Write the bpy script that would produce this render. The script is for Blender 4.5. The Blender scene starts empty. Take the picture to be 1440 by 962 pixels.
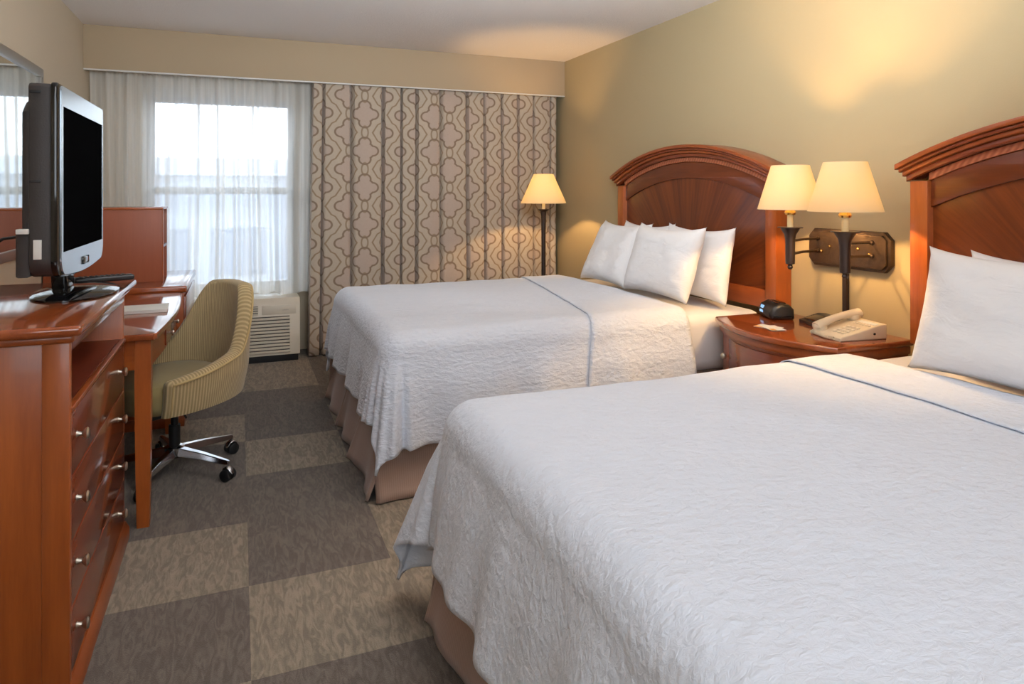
import bpy, bmesh, math, random
from mathutils import Vector, Matrix, noise
C = bpy.context.scene.collection
PI = math.pi
random.seed(4)

# ------------------------------------------------------------------ helpers
def lin(c):
    return tuple(((v/255)/12.92 if v/255 <= .04045 else ((v/255+.055)/1.055)**2.4) for v in c) + (1.0,)

def wloc(o):
    v = Vector((0, 0, 0))
    while o is not None:
        v = v + o.location
        o = o.parent
    return v

def tag(o, label=None, cat=None, group=None, kind=None):
    if label: o['label'] = label
    if cat: o['category'] = cat
    if group: o['group'] = group
    if kind: o['kind'] = kind
    return o

def thing(name, loc, label, cat, group=None):
    o = bpy.data.objects.new(name, None)
    o.empty_display_size = .1
    C.objects.link(o)
    o.location = loc
    return tag(o, label, cat, group)

class MB:
    def __init__(self):
        self.bm = bmesh.new()
        self.uv = None
    def _add(self, t):
        me = bpy.data.meshes.new('tmp')
        t.to_mesh(me); t.free()
        self.bm.from_mesh(me)
        bpy.data.meshes.remove(me)
        return self
    def box(self, x0, x1, y0, y1, z0, z1, b=0, seg=2, rot=None, piv=None):
        t = bmesh.new()
        bmesh.ops.create_cube(t, size=1)
        for v in t.verts:
            v.co = Vector(((x0+x1)/2+v.co.x*(x1-x0), (y0+y1)/2+v.co.y*(y1-y0), (z0+z1)/2+v.co.z*(z1-z0)))
        if b:
            bmesh.ops.bevel(t, geom=t.edges[:], offset=b, segments=seg, affect='EDGES', profile=.5)
        if rot is not None:
            p = Vector(piv) if piv else Vector(((x0+x1)/2, (y0+y1)/2, (z0+z1)/2))
            for v in t.verts: v.co = p + rot @ (v.co-p)
        return self._add(t)
    def prism(self, poly, axis, a0, a1, b=0, seg=2):
        # poly: 2D points in the two other axes (x,y)->z ; (y,z)->x ; (x,z)->y
        t = bmesh.new()
        def p3(p, a):
            return {'z': (p[0], p[1], a), 'x': (a, p[0], p[1]), 'y': (p[0], a, p[1])}[axis]
        lo = [t.verts.new(p3(p, a0)) for p in poly]
        hi = [t.verts.new(p3(p, a1)) for p in poly]
        n = len(poly)
        f1 = t.faces.new(lo); f2 = t.faces.new(hi)
        for i in range(n):
            t.faces.new((lo[i], lo[(i+1) % n], hi[(i+1) % n], hi[i]))
        bmesh.ops.recalc_face_normals(t, faces=t.faces[:])
        if b:
            es = [e for e in t.edges if (e.link_faces[0] in (f1, f2)) or (e.link_faces[-1] in (f1, f2))]
            es = [e for e in t.edges if any(f in (f1, f2) for f in e.link_faces)]
            bmesh.ops.bevel(t, geom=es, offset=b, segments=seg, affect='EDGES', profile=.5)
        return self._add(t)
    def lathe(self, prof, cx, cy, n=32, sx=1, sy=1):
        t = bmesh.new()
        rings = []
        for r, z in prof:
            if r < 1e-6:
                rings.append([t.verts.new((cx, cy, z))])
            else:
                rings.append([t.verts.new((cx+r*sx*math.cos(2*PI*k/n), cy+r*sy*math.sin(2*PI*k/n), z)) for k in range(n)])
        for a, b in zip(rings, rings[1:]):
            for k in range(n):
                k2 = (k+1) % n
                vs = []
                if len(a) == 1 and len(b) == 1: continue
                if len(a) == 1: vs = (a[0], b[k], b[k2])
                elif len(b) == 1: vs = (a[k], a[k2], b[0])
                else: vs = (a[k], a[k2], b[k2], b[k])
                t.faces.new(vs)
        bmesh.ops.recalc_face_normals(t, faces=t.faces[:])
        return self._add(t)
    def tube(self, pts, r, n=10, flat=None):
        t = bmesh.new()
        pts = [Vector(p) for p in pts]
        rs = r if isinstance(r, (list, tuple)) else [r]*len(pts)
        up = None; rings = []
        for i, p in enumerate(pts):
            d = (pts[min(i+1, len(pts)-1)]-pts[max(i-1, 0)]).normalized()
            if up is None:
                up = Vector((0, 0, 1)) if abs(d.z) < .9 else Vector((1, 0, 0))
            s = d.cross(up).normalized(); up = s.cross(d).normalized()
            f = flat or 1
            rings.append([t.verts.new(p + s*(rs[i]*math.cos(2*PI*k/n)) + up*(rs[i]*f*math.sin(2*PI*k/n))) for k in range(n)])
        for a, b in zip(rings, rings[1:]):
            for k in range(n):
                t.faces.new((a[k], a[(k+1) % n], b[(k+1) % n], b[k]))
        t.faces.new(rings[0]); t.faces.new(rings[-1])
        bmesh.ops.recalc_face_normals(t, faces=t.faces[:])
        return self._add(t)
    def sphere(self, c, r, s=(1, 1, 1), n=20):
        t = bmesh.new()
        bmesh.ops.create_uvsphere(t, u_segments=n, v_segments=max(8, n//2), radius=r)
        for v in t.verts: v.co = Vector((c[0]+v.co.x*s[0], c[1]+v.co.y*s[1], c[2]+v.co.z*s[2]))
        return self._add(t)
    def grid(self, fn, nu, nv, uvfn=None):
        bm = self.bm
        vs = [[bm.verts.new(fn(i/nu, j/nv)) for j in range(nv+1)] for i in range(nu+1)]
        uvl = None
        if uvfn:
            uvl = bm.loops.layers.uv.get('UVMap') or bm.loops.layers.uv.new('UVMap')
        for i in range(nu):
            for j in range(nv):
                ids = ((i, j), (i+1, j), (i+1, j+1), (i, j+1))
                f = bm.faces.new([vs[a][b] for a, b in ids])
                if uvl:
                    for l, (a, b) in zip(f.loops, ids): l[uvl].uv = uvfn(a/nu, b/nv)
        return self
    def xf(self, m):
        for v in self.bm.verts: v.co = m @ v.co
        return self
    def build(self, name, mat, parent=None, loc=None, smooth=40, recalc=False, **kw):
        me = bpy.data.meshes.new(name)
        if recalc: bmesh.ops.recalc_face_normals(self.bm, faces=self.bm.faces[:])
        off = wloc(parent) if parent else Vector(loc or (0, 0, 0))
        for v in self.bm.verts: v.co -= off
        self.bm.to_mesh(me); self.bm.free()
        me.materials.append(mat)
        if smooth:
            me.polygons.foreach_set('use_smooth', [True]*len(me.polygons))
            me.set_sharp_from_angle(angle=math.radians(smooth))
        o = bpy.data.objects.new(name, me)
        C.objects.link(o)
        if parent: o.parent = parent
        elif loc: o.location = loc
        tag(o, **kw)
        return o

def solid(o, th, off=0):
    m = o.modifiers.new('thickness', 'SOLIDIFY'); m.thickness = th; m.offset = off
    return o

# ------------------------------------------------------------------ materials
class NT:
    def __init__(self, name):
        self.m = bpy.data.materials.new(name); self.m.use_nodes = True
        self.t = self.m.node_tree; self.n = self.t.nodes; self.l = self.t.links
        self.b = self.n['Principled BSDF']; self.out = self.n['Material Output']
    def node(self, typ, **kw):
        x = self.n.new(typ)
        for k, v in kw.items():
            setattr(x, k, v)
        return x
    def set(self, node, sock, v):
        if hasattr(v, 'links') or isinstance(v, bpy.types.NodeSocket): self.l.new(v, node.inputs[sock])
        else: node.inputs[sock].default_value = v
    def math(self, op, a, b=0.0, c=None):
        x = self.node('ShaderNodeMath', operation=op)
        self.set(x, 0, a); self.set(x, 1, b)
        if c is not None: self.set(x, 2, c)
        return x.outputs[0]
    def coord(self, which='Object', scale=(1, 1, 1), rot=(0, 0, 0), loc=(0, 0, 0)):
        tc = self.node('ShaderNodeTexCoord'); mp = self.node('ShaderNodeMapping')
        self.l.new(tc.outputs[which], mp.inputs['Vector'])
        mp.inputs['Scale'].default_value = scale; mp.inputs['Rotation'].default_value = rot
        mp.inputs['Location'].default_value = loc
        return mp.outputs[0]
    def noise(self, vec, scale, detail=3, rough=.55, dist=0):
        x = self.node('ShaderNodeTexNoise')
        self.l.new(vec, x.inputs['Vector'])
        x.inputs['Scale'].default_value = scale; x.inputs['Detail'].default_value = detail
        x.inputs['Roughness'].default_value = rough; x.inputs['Distortion'].default_value = dist
        return x.outputs['Fac']
    def ramp(self, fac, stops):
        x = self.node('ShaderNodeValToRGB')
        self.set(x, 0, fac)
        e = x.color_ramp.elements
        e[0].position, e[0].color = stops[0]; e[1].position, e[1].color = stops[-1]
        for p, c in stops[1:-1]:
            q = e.new(p); q.color = c
        return x.outputs[0]
    def mix(self, fac, a, b):
        x = self.node('ShaderNodeMix', data_type='RGBA')
        self.set(x, 'Factor', fac)
        for i, v in ((6, a), (7, b)):
            if isinstance(v, bpy.types.NodeSocket): self.l.new(v, x.inputs[i])
            else: x.inputs[i].default_value = v
        return x.outputs[2]
    def bump(self, h, strength, dist=.01):
        x = self.node('ShaderNodeBump')
        self.l.new(h, x.inputs['Height']); x.inputs['Strength'].default_value = strength
        x.inputs['Distance'].default_value = dist
        self.l.new(x.outputs[0], self.b.inputs['Normal'])
        return x
    def p(self, **kw):
        names = dict(color='Base Color', rough='Roughness', metal='Metallic', spec='Specular IOR Level', coat='Coat Weight', coatr='Coat Roughness', sheen='Sheen Weight', emit='Emission Color', es='Emission Strength', trans='Transmission Weight', alpha='Alpha', sss='Subsurface Weight')
        for k, v in kw.items(): self.set(self.b, names[k], v)
        return self

def plain(name, c, rough=.5, metal=0, spec=.5, coat=0, bump=None):
    t = NT(name).p(rough=rough, metal=metal, spec=spec, coat=coat)
    v = t.coord()
    n = t.noise(v, 30, 2)
    a = lin(c); d = tuple(x*.93 for x in a[:3])+(1,)
    t.p(color=t.mix(n, d, a))
    if bump: t.bump(t.noise(v, bump[0], 3), bump[1], bump[2])
    return t.m

def wood(name, c1, c2, grain='z', rough=.22, coat=.25, fig=1.0):
    t = NT(name)
    s = {'x': (1.2, 14, 14), 'y': (14, 1.2, 14), 'z': (14, 14, 1.2)}[grain]
    v = t.coord('Object', s)
    n1 = t.noise(v, 1.6, 5, .6, .6)
    n2 = t.noise(t.coord('Object', tuple(k*6 for k in s)), 2.0, 3, .6)
    n3 = t.noise(t.coord('Object', (1.5, 1.5, 1.5)), 1.5, 2)
    f = t.math('ADD', t.math('MULTIPLY', n1, .65*fig), t.math('MULTIPLY', n2, .2))
    f = t.math('ADD', f, t.math('MULTIPLY', n3, .25))
    col = t.ramp(f, [(.3, lin(c2)), (.75, lin(c1))])
    t.p(color=col, rough=rough, coat=coat, coatr=.08)
    t.bump(n2, .03, .002)
    return t.m

def fabric(name, c, c2=None, rough=.9, scale=400, bs=.15, sheen=.2, stripe=None):
    t = NT(name)
    v = t.coord()
    n = t.noise(v, scale, 2)
    col = t.mix(t.noise(v, 5, 3), lin(c), lin(c2 or tuple(x*.95 for x in c)))
    t.p(color=col, rough=rough, sheen=sheen, spec=.2)
    t.bump(n, bs, .002)
    return t.m

M = {}
M['wall'] = (lambda t: (t.p(color=t.mix(t.noise(t.coord(), 1.2, 2), lin((180, 163, 128)), lin((174, 157, 122))), rough=.75, spec=.25), t.bump(t.noise(t.coord(), 160, 3), .12, .003), t.m)[-1])(NT('wall paint olive tan'))
M['wall_left'] = (lambda t: (t.p(color=t.mix(t.noise(t.coord(), 1.2, 2), lin((196, 181, 158)), lin((191, 176, 152))), rough=.75, spec=.25), t.bump(t.noise(t.coord(), 160, 3), .12, .003), t.m)[-1])(NT('wall paint sand'))
M['valance'] = (lambda t: (t.p(color=t.mix(t.noise(t.coord(), 1.2, 2), lin((182, 163, 136)), lin((176, 157, 130))), rough=.8, spec=.2), t.bump(t.noise(t.coord(), 160, 3), .1, .003), t.m)[-1])(NT('soffit paint tan'))
M['ceiling'] = (lambda t: (t.p(color=lin((236, 230, 226)), rough=.95, spec=.1), t.bump(t.noise(t.coord(), 90, 4, .7), .6, .01), t.m)[-1])(NT('textured ceiling'))
M['white_paint'] = plain('white paint', (226, 224, 220), .5)

def carpet(name, base, streak):
    t = NT(name)
    v = t.coord('Object', (50, 12, 1))
    n0 = t.noise(t.coord('Object', (7, 7, 1)), 1.5, 2)
    n1 = t.noise(v, 1.0, 3, .55, 1.4)
    n2 = t.noise(t.coord('Object', (300, 300, 1)), 1.0, 2)
    f = t.ramp(n1, [(.40, (0, 0, 0, 1)), (.62, (1, 1, 1, 1))])
    f2 = t.math('MULTIPLY', f, t.math('ADD', .55, t.math('MULTIPLY', n0, .7)))
    col = t.mix(f2, lin(base), lin(streak))
    col = t.mix(t.math('MULTIPLY', n2, .45), col, lin(tuple(x*.55 for x in base)))
    t.p(color=col, rough=1, spec=.05, sheen=.15)
    t.bump(t.math('ADD', n2, t.math('MULTIPLY', n1, .6)), .5, .006)
    return t.m
M['carpet_dark'] = carpet('carpet tile dark brown', (88, 78, 70), (113, 101, 90))
M['carpet_light'] = carpet('carpet tile taupe', (118, 105, 90), (152, 137, 118))

M['cherry'] = wood('cherry wood upright', (170, 88, 34), (124, 55, 16), 'z', .32, .12)
M['cherry_x'] = wood('cherry wood crosswise', (166, 86, 36), (122, 54, 18), 'x', .25, .3)
M['cherry_y'] = wood('cherry wood lengthwise', (156, 78, 34), (112, 49, 17), 'y', .3, .2)
M['cherry_red'] = wood('red cherry drawer front', (132, 62, 34), (100, 42, 20), 'y', .2, .4)
M['cherry_top'] = wood('polished cherry top', (152, 76, 38), (112, 50, 22), 'y', .12, .5)
M['cherry_shaded'] = wood('cherry darkened as recess shade', (110, 46, 24), (78, 30, 14), 'y', .4, .1)  # shade inside the open recesses put into the wood colour
M['hutch_panel'] = wood('hutch side cherry', (150, 78, 44), (130, 63, 33), 'z', .5, .0, .6)

def veneer():
    t = NT('fan veneer mahogany')
    tc = t.node('ShaderNodeTexCoord')
    sep = t.node('ShaderNodeSeparateXYZ'); t.l.new(tc.outputs['Object'], sep.inputs[0])
    ang = t.math('ARCTAN2', sep.outputs['Y'], t.math('ADD', sep.outputs['Z'], -.02))
    fan = t.math('FRACT', t.math('MULTIPLY', t.math('ADD', ang, PI), 10/PI))
    tri = t.math('ABSOLUTE', t.math('SUBTRACT', fan, .5))
    comb = t.node('ShaderNodeCombineXYZ')
    t.l.new(t.math('MULTIPLY', ang, 14), comb.inputs[0])
    ln = t.node('ShaderNodeVectorMath', operation='LENGTH'); t.l.new(tc.outputs['Object'], ln.inputs[0])
    t.l.new(ln.outputs['Value'], comb.inputs[1])
    n = t.noise(comb.outputs[0], 2.2, 5, .6, .3)
    f = t.math('ADD', t.math('MULTIPLY', n, .8), t.math('MULTIPLY', tri, .35))
    t.p(color=t.ramp(f, [(.25, lin((82, 34, 12))), (.8, lin((122, 58, 22)))]), rough=.24, coat=.3, coatr=.1)
    return t.m
M['veneer'] = veneer()
def rope():
    t = NT('carved rope strip')
    v = t.coord('Object', (1, 1, 1), (0, 0, 0))
    w = t.node('ShaderNodeTexWave', wave_type='BANDS', bands_direction='DIAGONAL')
    t.l.new(t.coord('Object', (0, 1, .6)), w.inputs['Vector']); w.inputs['Scale'].default_value = 26
    t.p(color=t.mix(w.outputs['Fac'], lin((140, 72, 44)), lin((172, 100, 68))), rough=.35)
    t.bump(w.outputs['Fac'], .35, .004)
    return t.m
M['rope'] = rope()

def quiltmat(name, scale, bs, aniso=(1, 1, 1), dist=.012):
    t = NT(name)
    v = t.coord('Object', aniso)
    n0 = t.noise(v, scale*.35, 2)
    vm = t.node('ShaderNodeVectorMath', operation='ADD')
    t.l.new(v, vm.inputs[0])
    nn = t.node('ShaderNodeTexNoise'); t.l.new(v, nn.inputs['Vector']); nn.inputs['Scale'].default_value = scale*.6
    sc = t.node('ShaderNodeVectorMath', operation='SCALE'); t.l.new(nn.outputs['Color'], sc.inputs[0]); sc.inputs['Scale'].default_value = 1.6/scale
    t.l.new(sc.outputs[0], vm.inputs[1])
    vo = t.node('ShaderNodeTexVoronoi', feature='SMOOTH_F1'); t.l.new(vm.outputs[0], vo.inputs['Vector']); vo.inputs['Scale'].default_value = scale
    n1 = t.noise(v, scale*1.4, 3, .6, 1.2)
    h = t.math('ADD', t.math('MULTIPLY', vo.outputs['Distance'], -1.0), t.math('MULTIPLY', n1, .8))
    h = t.math('ADD', h, t.math('MULTIPLY', n0, .6))
    t.p(color=t.mix(n0, lin((229, 234, 245)), lin((223, 228, 239))), rough=.9, sheen=.15, spec=.2)
    t.bump(h, bs, dist)
    return t.m
M['quilt'] = quiltmat('white matelasse quilt', 46, .38, (.75, 1.2, 1.1), .012)
M['quilt_far'] = quiltmat('white matelasse quilt fine', 52, .5, (.65, 1.2, 1.5), .010)
M['cuff'] = quiltmat('white matelasse quilt turned', 44, .55, (.8, 1.1, 1.2), .01)
M['sheet'] = fabric('white cotton sheet', (238, 235, 234), None, .9, 60, .12)
M['pillow'] = (lambda t: (t.p(color=lin((240, 238, 238)), rough=.9, sheen=.15, spec=.2), t.bump(t.noise(t.coord('Object', (2, 1.4, 3)), 5, 4, .6, .8), .28, .03), t.m)[-1])(NT('white pillowcase'))
def skirtm():
    t = NT('taupe pink bed skirt')
    tc = t.node('ShaderNodeTexCoord')
    sep = t.node('ShaderNodeSeparateXYZ'); t.l.new(tc.outputs['UV'], sep.inputs[0])
    s = t.math('MULTIPLY', t.math('ADD', t.math('SINE', t.math('MULTIPLY', sep.outputs[0], 700)), 1), .5)
    t.p(color=t.mix(t.math('MULTIPLY', s, .6), lin((172, 146, 132)), lin((154, 129, 117))), rough=.9, spec=.2, sheen=.2)
    t.bump(t.noise(t.coord(), 300, 2), .15, .002)
    return t.m
M['skirt'] = skirtm()

def drapem():
    t = NT('patterned drape')
    tc = t.node('ShaderNodeTexCoord')
    sep = t.node('ShaderNodeSeparateXYZ'); t.l.new(tc.outputs['UV'], sep.inputs[0])
    nz = t.noise(t.coord(), 60, 2)
    W, Hh = .40, .29
    def lattice(ou, ov):
        x = t.math('SUBTRACT', t.math('PINGPONG', t.math('ADD', sep.outputs[0], ou), W/2), 0)
        y = t.math('PINGPONG', t.math('ADD', sep.outputs[1], ov), Hh/2)
        def circ(cx, cy, r):
            a = t.math('SUBTRACT', x, cx); b = t.math('SUBTRACT', y, cy)
            q = t.math('ADD', t.math('MULTIPLY', a, a), t.math('MULTIPLY', b, b))
            return t.math('SUBTRACT', t.math('SQRT', q), r)
        d = t.math('MINIMUM', circ(.054, 0, .038), circ(0, .066, .040))
        d = t.math('MINIMUM', d, circ(0, 0, .066))
        return d, x, y
    dA, xa, ya = lattice(40.0, 0)
    dB, xb, yb = lattice(40.0+W/2, Hh/2)
    dm = t.math('MINIMUM', dA, dB)
    def line(d, w):
        return t.math('SUBTRACT', 1.0, t.math('SMOOTH_MIN', 1.0, t.math('DIVIDE', t.math('ABSOLUTE', d), w), .3))
    def hard(d, w):
        x = t.node('ShaderNodeMapRange'); t.l.new(t.math('ABSOLUTE', d), x.inputs[0])
        x.inputs[1].default_value = w*.7; x.inputs[2].default_value = w*1.3; x.inputs[3].default_value = 1; x.inputs[4].default_value = 0
        return x.outputs[0]
    l1 = hard(dm, .0062)
    l2 = hard(t.math('SUBTRACT', dA, dB), .0095)
    def lens(x, y):
        q = t.math('SUBTRACT', y, Hh/2)
        a = t.math('DIVIDE', x, .022); b_ = t.math('DIVIDE', q, .046)
        return hard(t.math('SUBTRACT', t.math('SQRT', t.math('ADD', t.math('MULTIPLY', a, a), t.math('MULTIPLY', b_, b_))), 1.0), .22)
    l3 = t.math('MAXIMUM', lens(xa, ya), lens(xb, yb))
    ins = t.node('ShaderNodeMapRange'); t.l.new(dm, ins.inputs[0]); ins.inputs[1].default_value = -.002; ins.inputs[2].default_value = .002; ins.inputs[3].default_value = 1; ins.inputs[4].default_value = 0
    base = t.mix(nz, lin((192, 178, 160)), lin((182, 168, 150)))
    c = t.mix(ins.outputs[0], base, t.mix(nz, lin((188, 170, 156)), lin((180, 162, 148))))
    c = t.mix(l2, c, lin((150, 128, 104)))
    c = t.mix(l3, c, lin((150, 130, 108)))
    c = t.mix(l1, c, lin((136, 116, 98)))
    t.p(color=c, rough=.85, sheen=.2, spec=.25)
    t.bump(t.noise(t.coord(), 500, 2), .1, .002)
    return t.m
M['drape'] = drapem()

def sheerm():
    t = NT('white sheer voile')
    v = t.coord('Object', (1, 1, 1))
    tr = t.node('ShaderNodeBsdfTransparent'); tl = t.node('ShaderNodeBsdfTranslucent'); df = t.node('ShaderNodeBsdfDiffuse')
    tr.inputs[0].default_value = (.97, .98, 1, 1)
    tl.inputs[0].default_value = lin((244, 242, 238)); df.inputs[0].default_value = lin((246, 242, 234))
    m1 = t.node('ShaderNodeMixShader'); m1.inputs[0].default_value = .55
    t.l.new(tl.outputs[0], m1.inputs[1]); t.l.new(df.outputs[0], m1.inputs[2])
    m2 = t.node('ShaderNodeMixShader')
    lw = t.node('ShaderNodeLayerWeight'); lw.inputs[0].default_value = .5
    # weave covers more when seen edge-on
    nn = t.noise(t.coord('Object', (1, .02, .015)), 34, 3, .6)
    f = t.math('ADD', .64, t.math('MULTIPLY', lw.outputs['Facing'], .32))
    f = t.math('MINIMUM', t.math('ADD', f, t.math('MULTIPLY', t.math('SUBTRACT', nn, .38), .75)), .97)
    t.l.new(f, m2.inputs[0])
    t.l.new(tr.outputs[0], m2.inputs[1]); t.l.new(m1.outputs[0], m2.inputs[2])
    t.l.new(m2.outputs[0], t.out.inputs['Surface'])
    return t.m
M['sheer'] = sheerm()

def shadem(name):
    t = NT(name)
    tl = t.node('ShaderNodeBsdfTranslucent'); df = t.node('ShaderNodeBsdfDiffuse'); mx = t.node('ShaderNodeMixShader')
    tl.inputs[0].default_value = lin((240, 230, 200)); df.inputs[0].default_value = lin((244, 234, 214))
    mx.inputs[0].default_value = .38
    t.l.new(tl.outputs[0], mx.inputs[1]); t.l.new(df.outputs[0], mx.inputs[2]); t.l.new(mx.outputs[0], t.out.inputs['Surface'])
    return t.m
M['shade'] = shadem('cream lamp shade')
t = NT('warm bulb').p(color=lin((255, 240, 210)), emit=lin((255, 206, 130)), es=9.0); M['bulb'] = t.m

M['bronze'] = (lambda t: (t.p(color=t.mix(t.noise(t.coord(), 26, 4), lin((58, 44, 34)), lin((96, 76, 58))), rough=.45, metal=.7), t.bump(t.noise(t.coord(), 60, 4), .5, .004), t.m)[-1])(NT('hammered bronze'))
M['darkbronze'] = plain('dark bronze', (58, 46, 42), .42, .6)
M['candle'] = plain('ivory candle sleeve', (240, 226, 186), .5)
M['brass'] = plain('brass', (200, 160, 90), .25, 1)
M['chrome'] = plain('chrome', (205, 205, 208), .14, 1)
M['nickel'] = plain('brushed nickel', (205, 198, 186), .28, 1)
M['black_plastic'] = plain('black plastic', (26, 25, 26), .4)
M['tv_back'] = plain('charcoal plastic', (52, 47, 46), .55, bump=(200, .2, .002))
M['tv_gloss'] = plain('glossy black plastic', (14, 14, 15), .06, 0, .6)
M['tv_silver'] = plain('silver bezel', (186, 196, 204), .22, .75)
M['screen'] = plain('tv screen glass', (9, 9, 10), .5, 0, .0)
M['mirror'] = plain('mirror glass', (232, 236, 234), .02, 1)
M['silver_frame'] = plain('silver frame', (168, 164, 158), .35, .7)
M['alu'] = plain('grey window aluminium', (122, 128, 134), .45, .3)
M['ptac'] = plain('cream air conditioner plastic', (218, 208, 190), .45)
M['dark_slot'] = plain('dark grille gap', (92, 86, 78), .7)
M['rubber'] = plain('black rubber', (22, 22, 23), .5)
M['phone'] = plain('ivory phone plastic', (232, 214, 184), .4, bump=(120, .1, .002))
M['phone_key'] = plain('ivory phone keys', (246, 232, 206), .4)
M['paper'] = plain('white paper', (240, 238, 232), .7)
M['orange'] = plain('orange print', (226, 160, 70), .6)
M['olive'] = fabric('olive seat fabric', (142, 125, 82), (132, 115, 74), .9, 500, .2)
def ribm():
    t = NT('ribbed olive upholstery')
    tc = t.node('ShaderNodeTexCoord')
    sep = t.node('ShaderNodeSeparateXYZ'); t.l.new(tc.outputs['UV'], sep.inputs[0])
    s = t.math('MULTIPLY', t.math('ADD', t.math('SINE', t.math('MULTIPLY', sep.outputs[0], 2*PI/.0125)), 1), .5)
    s = t.math('POWER', s, 1.5)
    n = t.noise(t.coord(), 40, 3)
    col = t.mix(s, lin((146, 125, 86)), lin((202, 178, 136)))
    col = t.mix(t.math('MULTIPLY', n, .35), col, lin((138, 120, 84)))
    t.p(color=col, rough=.85, sheen=.25, spec=.2)
    t.bump(s, .3, .003)
    return t.m
M['rib'] = ribm()
M['piping'] = fabric('tan piping', (186, 160, 110))
def glassm():
    t = NT('window pane')
    tr = t.node('ShaderNodeBsdfTransparent'); gl = t.node('ShaderNodeBsdfGlossy'); gl.inputs['Roughness'].default_value = .02
    mx = t.node('ShaderNodeMixShader'); fr = t.node('ShaderNodeFresnel'); fr.inputs[0].default_value = 1.45
    tr.inputs[0].default_value = (.95, .97, .98, 1)
    t.l.new(fr.outputs[0], mx.inputs[0]); t.l.new(tr.outputs[0], mx.inputs[1]); t.l.new(gl.outputs[0], mx.inputs[2])
    t.l.new(mx.outputs[0], t.out.inputs['Surface'])
    return t.m
M['glass'] = glassm()
M['stucco'] = plain('pale stucco', (160, 168, 180), .9, bump=(8, .3, .02))
M['roofing'] = plain('white roof edge', (196, 200, 206), .8)
M['far_glass'] = plain('far window glass', (84, 100, 122), .3)
M['asphalt'] = plain('asphalt', (150, 152, 156), .9)
t = NT('clock display').p(color=lin((40, 60, 80)), emit=lin((150, 196, 236)), es=1.2, rough=.3); M['display'] = t.m

# ------------------------------------------------------------------ setting
XL, XR, YB, YF, ZC = -.985, 2.66, -1.7, 5.75, 2.415

# floor of carpet tiles
P = .4585; x0s, y0s = .03, 1.898
light = set()
for k in range(-9, 12):
    for c in range(-4, 8):
        if random.random() < .38: light.add((c, k))
vis = {(-1, 0): 0, (-1, 1): 1, (-1, 2): 0, (-1, 3): 0, (-1, 4): 1, (-1, 5): 0, (-1, 6): 1, (-1, 7): 1,
       (0, 0): 1, (0, 1): 0, (0, 2): 0, (0, 3): 1, (0, 4): 0, (0, 5): 0, (0, 6): 1, (0, 7): 1, (0, -1): 0, (-1, -1): 1,
       (1, 0): 1, (1, 1): 1, (1, -1): 0, (1, 3): 0, (-2, 1): 1, (-2, 2): 0, (-2, 3): 0, (-2, 4): 0}
for kk, v in vis.items():
    light.discard(kk)
    if v: light.add(kk)
b = MB(); mats = []
def clampl(a, lo, hi): return max(lo, min(hi, a))
for c in range(-4, 8):
    for k in range(-10, 12):
        xa, xb = clampl(x0s+c*P, XL-.05, XR+.05), clampl(x0s+(c+1)*P, XL-.05, XR+.05)
        ya, yb = clampl(y0s+k*P, YB-.05, YF+.05), clampl(y0s+(k+1)*P, YB-.05, YF+.05)
        if xb-xa < 1e-4 or yb-ya < 1e-4: continue
        vs = [b.bm.verts.new(p) for p in ((xa, ya, 0), (xb, ya, 0), (xb, yb, 0), (xa, yb, 0))]
        f = b.bm.faces.new(vs); f.material_index = 1 if (c, k) in light else 0
bmesh.ops.remove_doubles(b.bm, verts=b.bm.verts[:], dist=1e-4)
fl = b.build('floor', M['carpet_dark'], kind='structure', smooth=0)
fl.data.materials.append(M['carpet_light'])

MB().box(XL-.1, XR+.1, YB-.1, YF+.2, ZC, ZC+.1).build('ceiling', M['ceiling'], kind='structure', smooth=0)
MB().box(XL-.1, XL, YB, YF+.2, 0, ZC).build('wall_left', M['wall_left'], kind='structure', smooth=0)
MB().box(XR, XR+.1, YB, YF+.2, 0, ZC).build('wall_right', M['wall'], kind='structure', smooth=0)
MB().box(XL-.1, XR+.1, YB-.1, YB, 0, ZC).build('wall_back', M['wall_left'], kind='structure', smooth=0)
WX0, WX1, WZ0, WZ1 = -.642, .418, .506, 1.998
b = MB()
b.box(XL, WX0, YF, YF+.2, 0, ZC).box(WX1, XR, YF, YF+.2, 0, ZC).box(WX0, WX1, YF, YF+.2, WZ1, ZC).box(WX0, WX1, YF, YF+.2, 0, WZ0)
b.build('wall_far', M['wall_left'], kind='structure', smooth=0)
# soffit that hides the curtain tracks
MB().box(XL, XR, 5.40, 5.425, 2.115, ZC, .002).build('trim_1', M['valance'], kind='structure')
MB().box(XL, XR, 5.40, 5.425, 2.105, 2.115, .002).build('trim_2', M['white_paint'], kind='structure')
# baseboards
MB().box(XR-.012, XR, YB, YF, 0, .09, .003).build('baseboard_right', M['white_paint'], kind='structure')
MB().box(XL, XL+.012, YB, YF, 0, .09, .003).build('baseboard_left', M['white_paint'], kind='structure')
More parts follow.
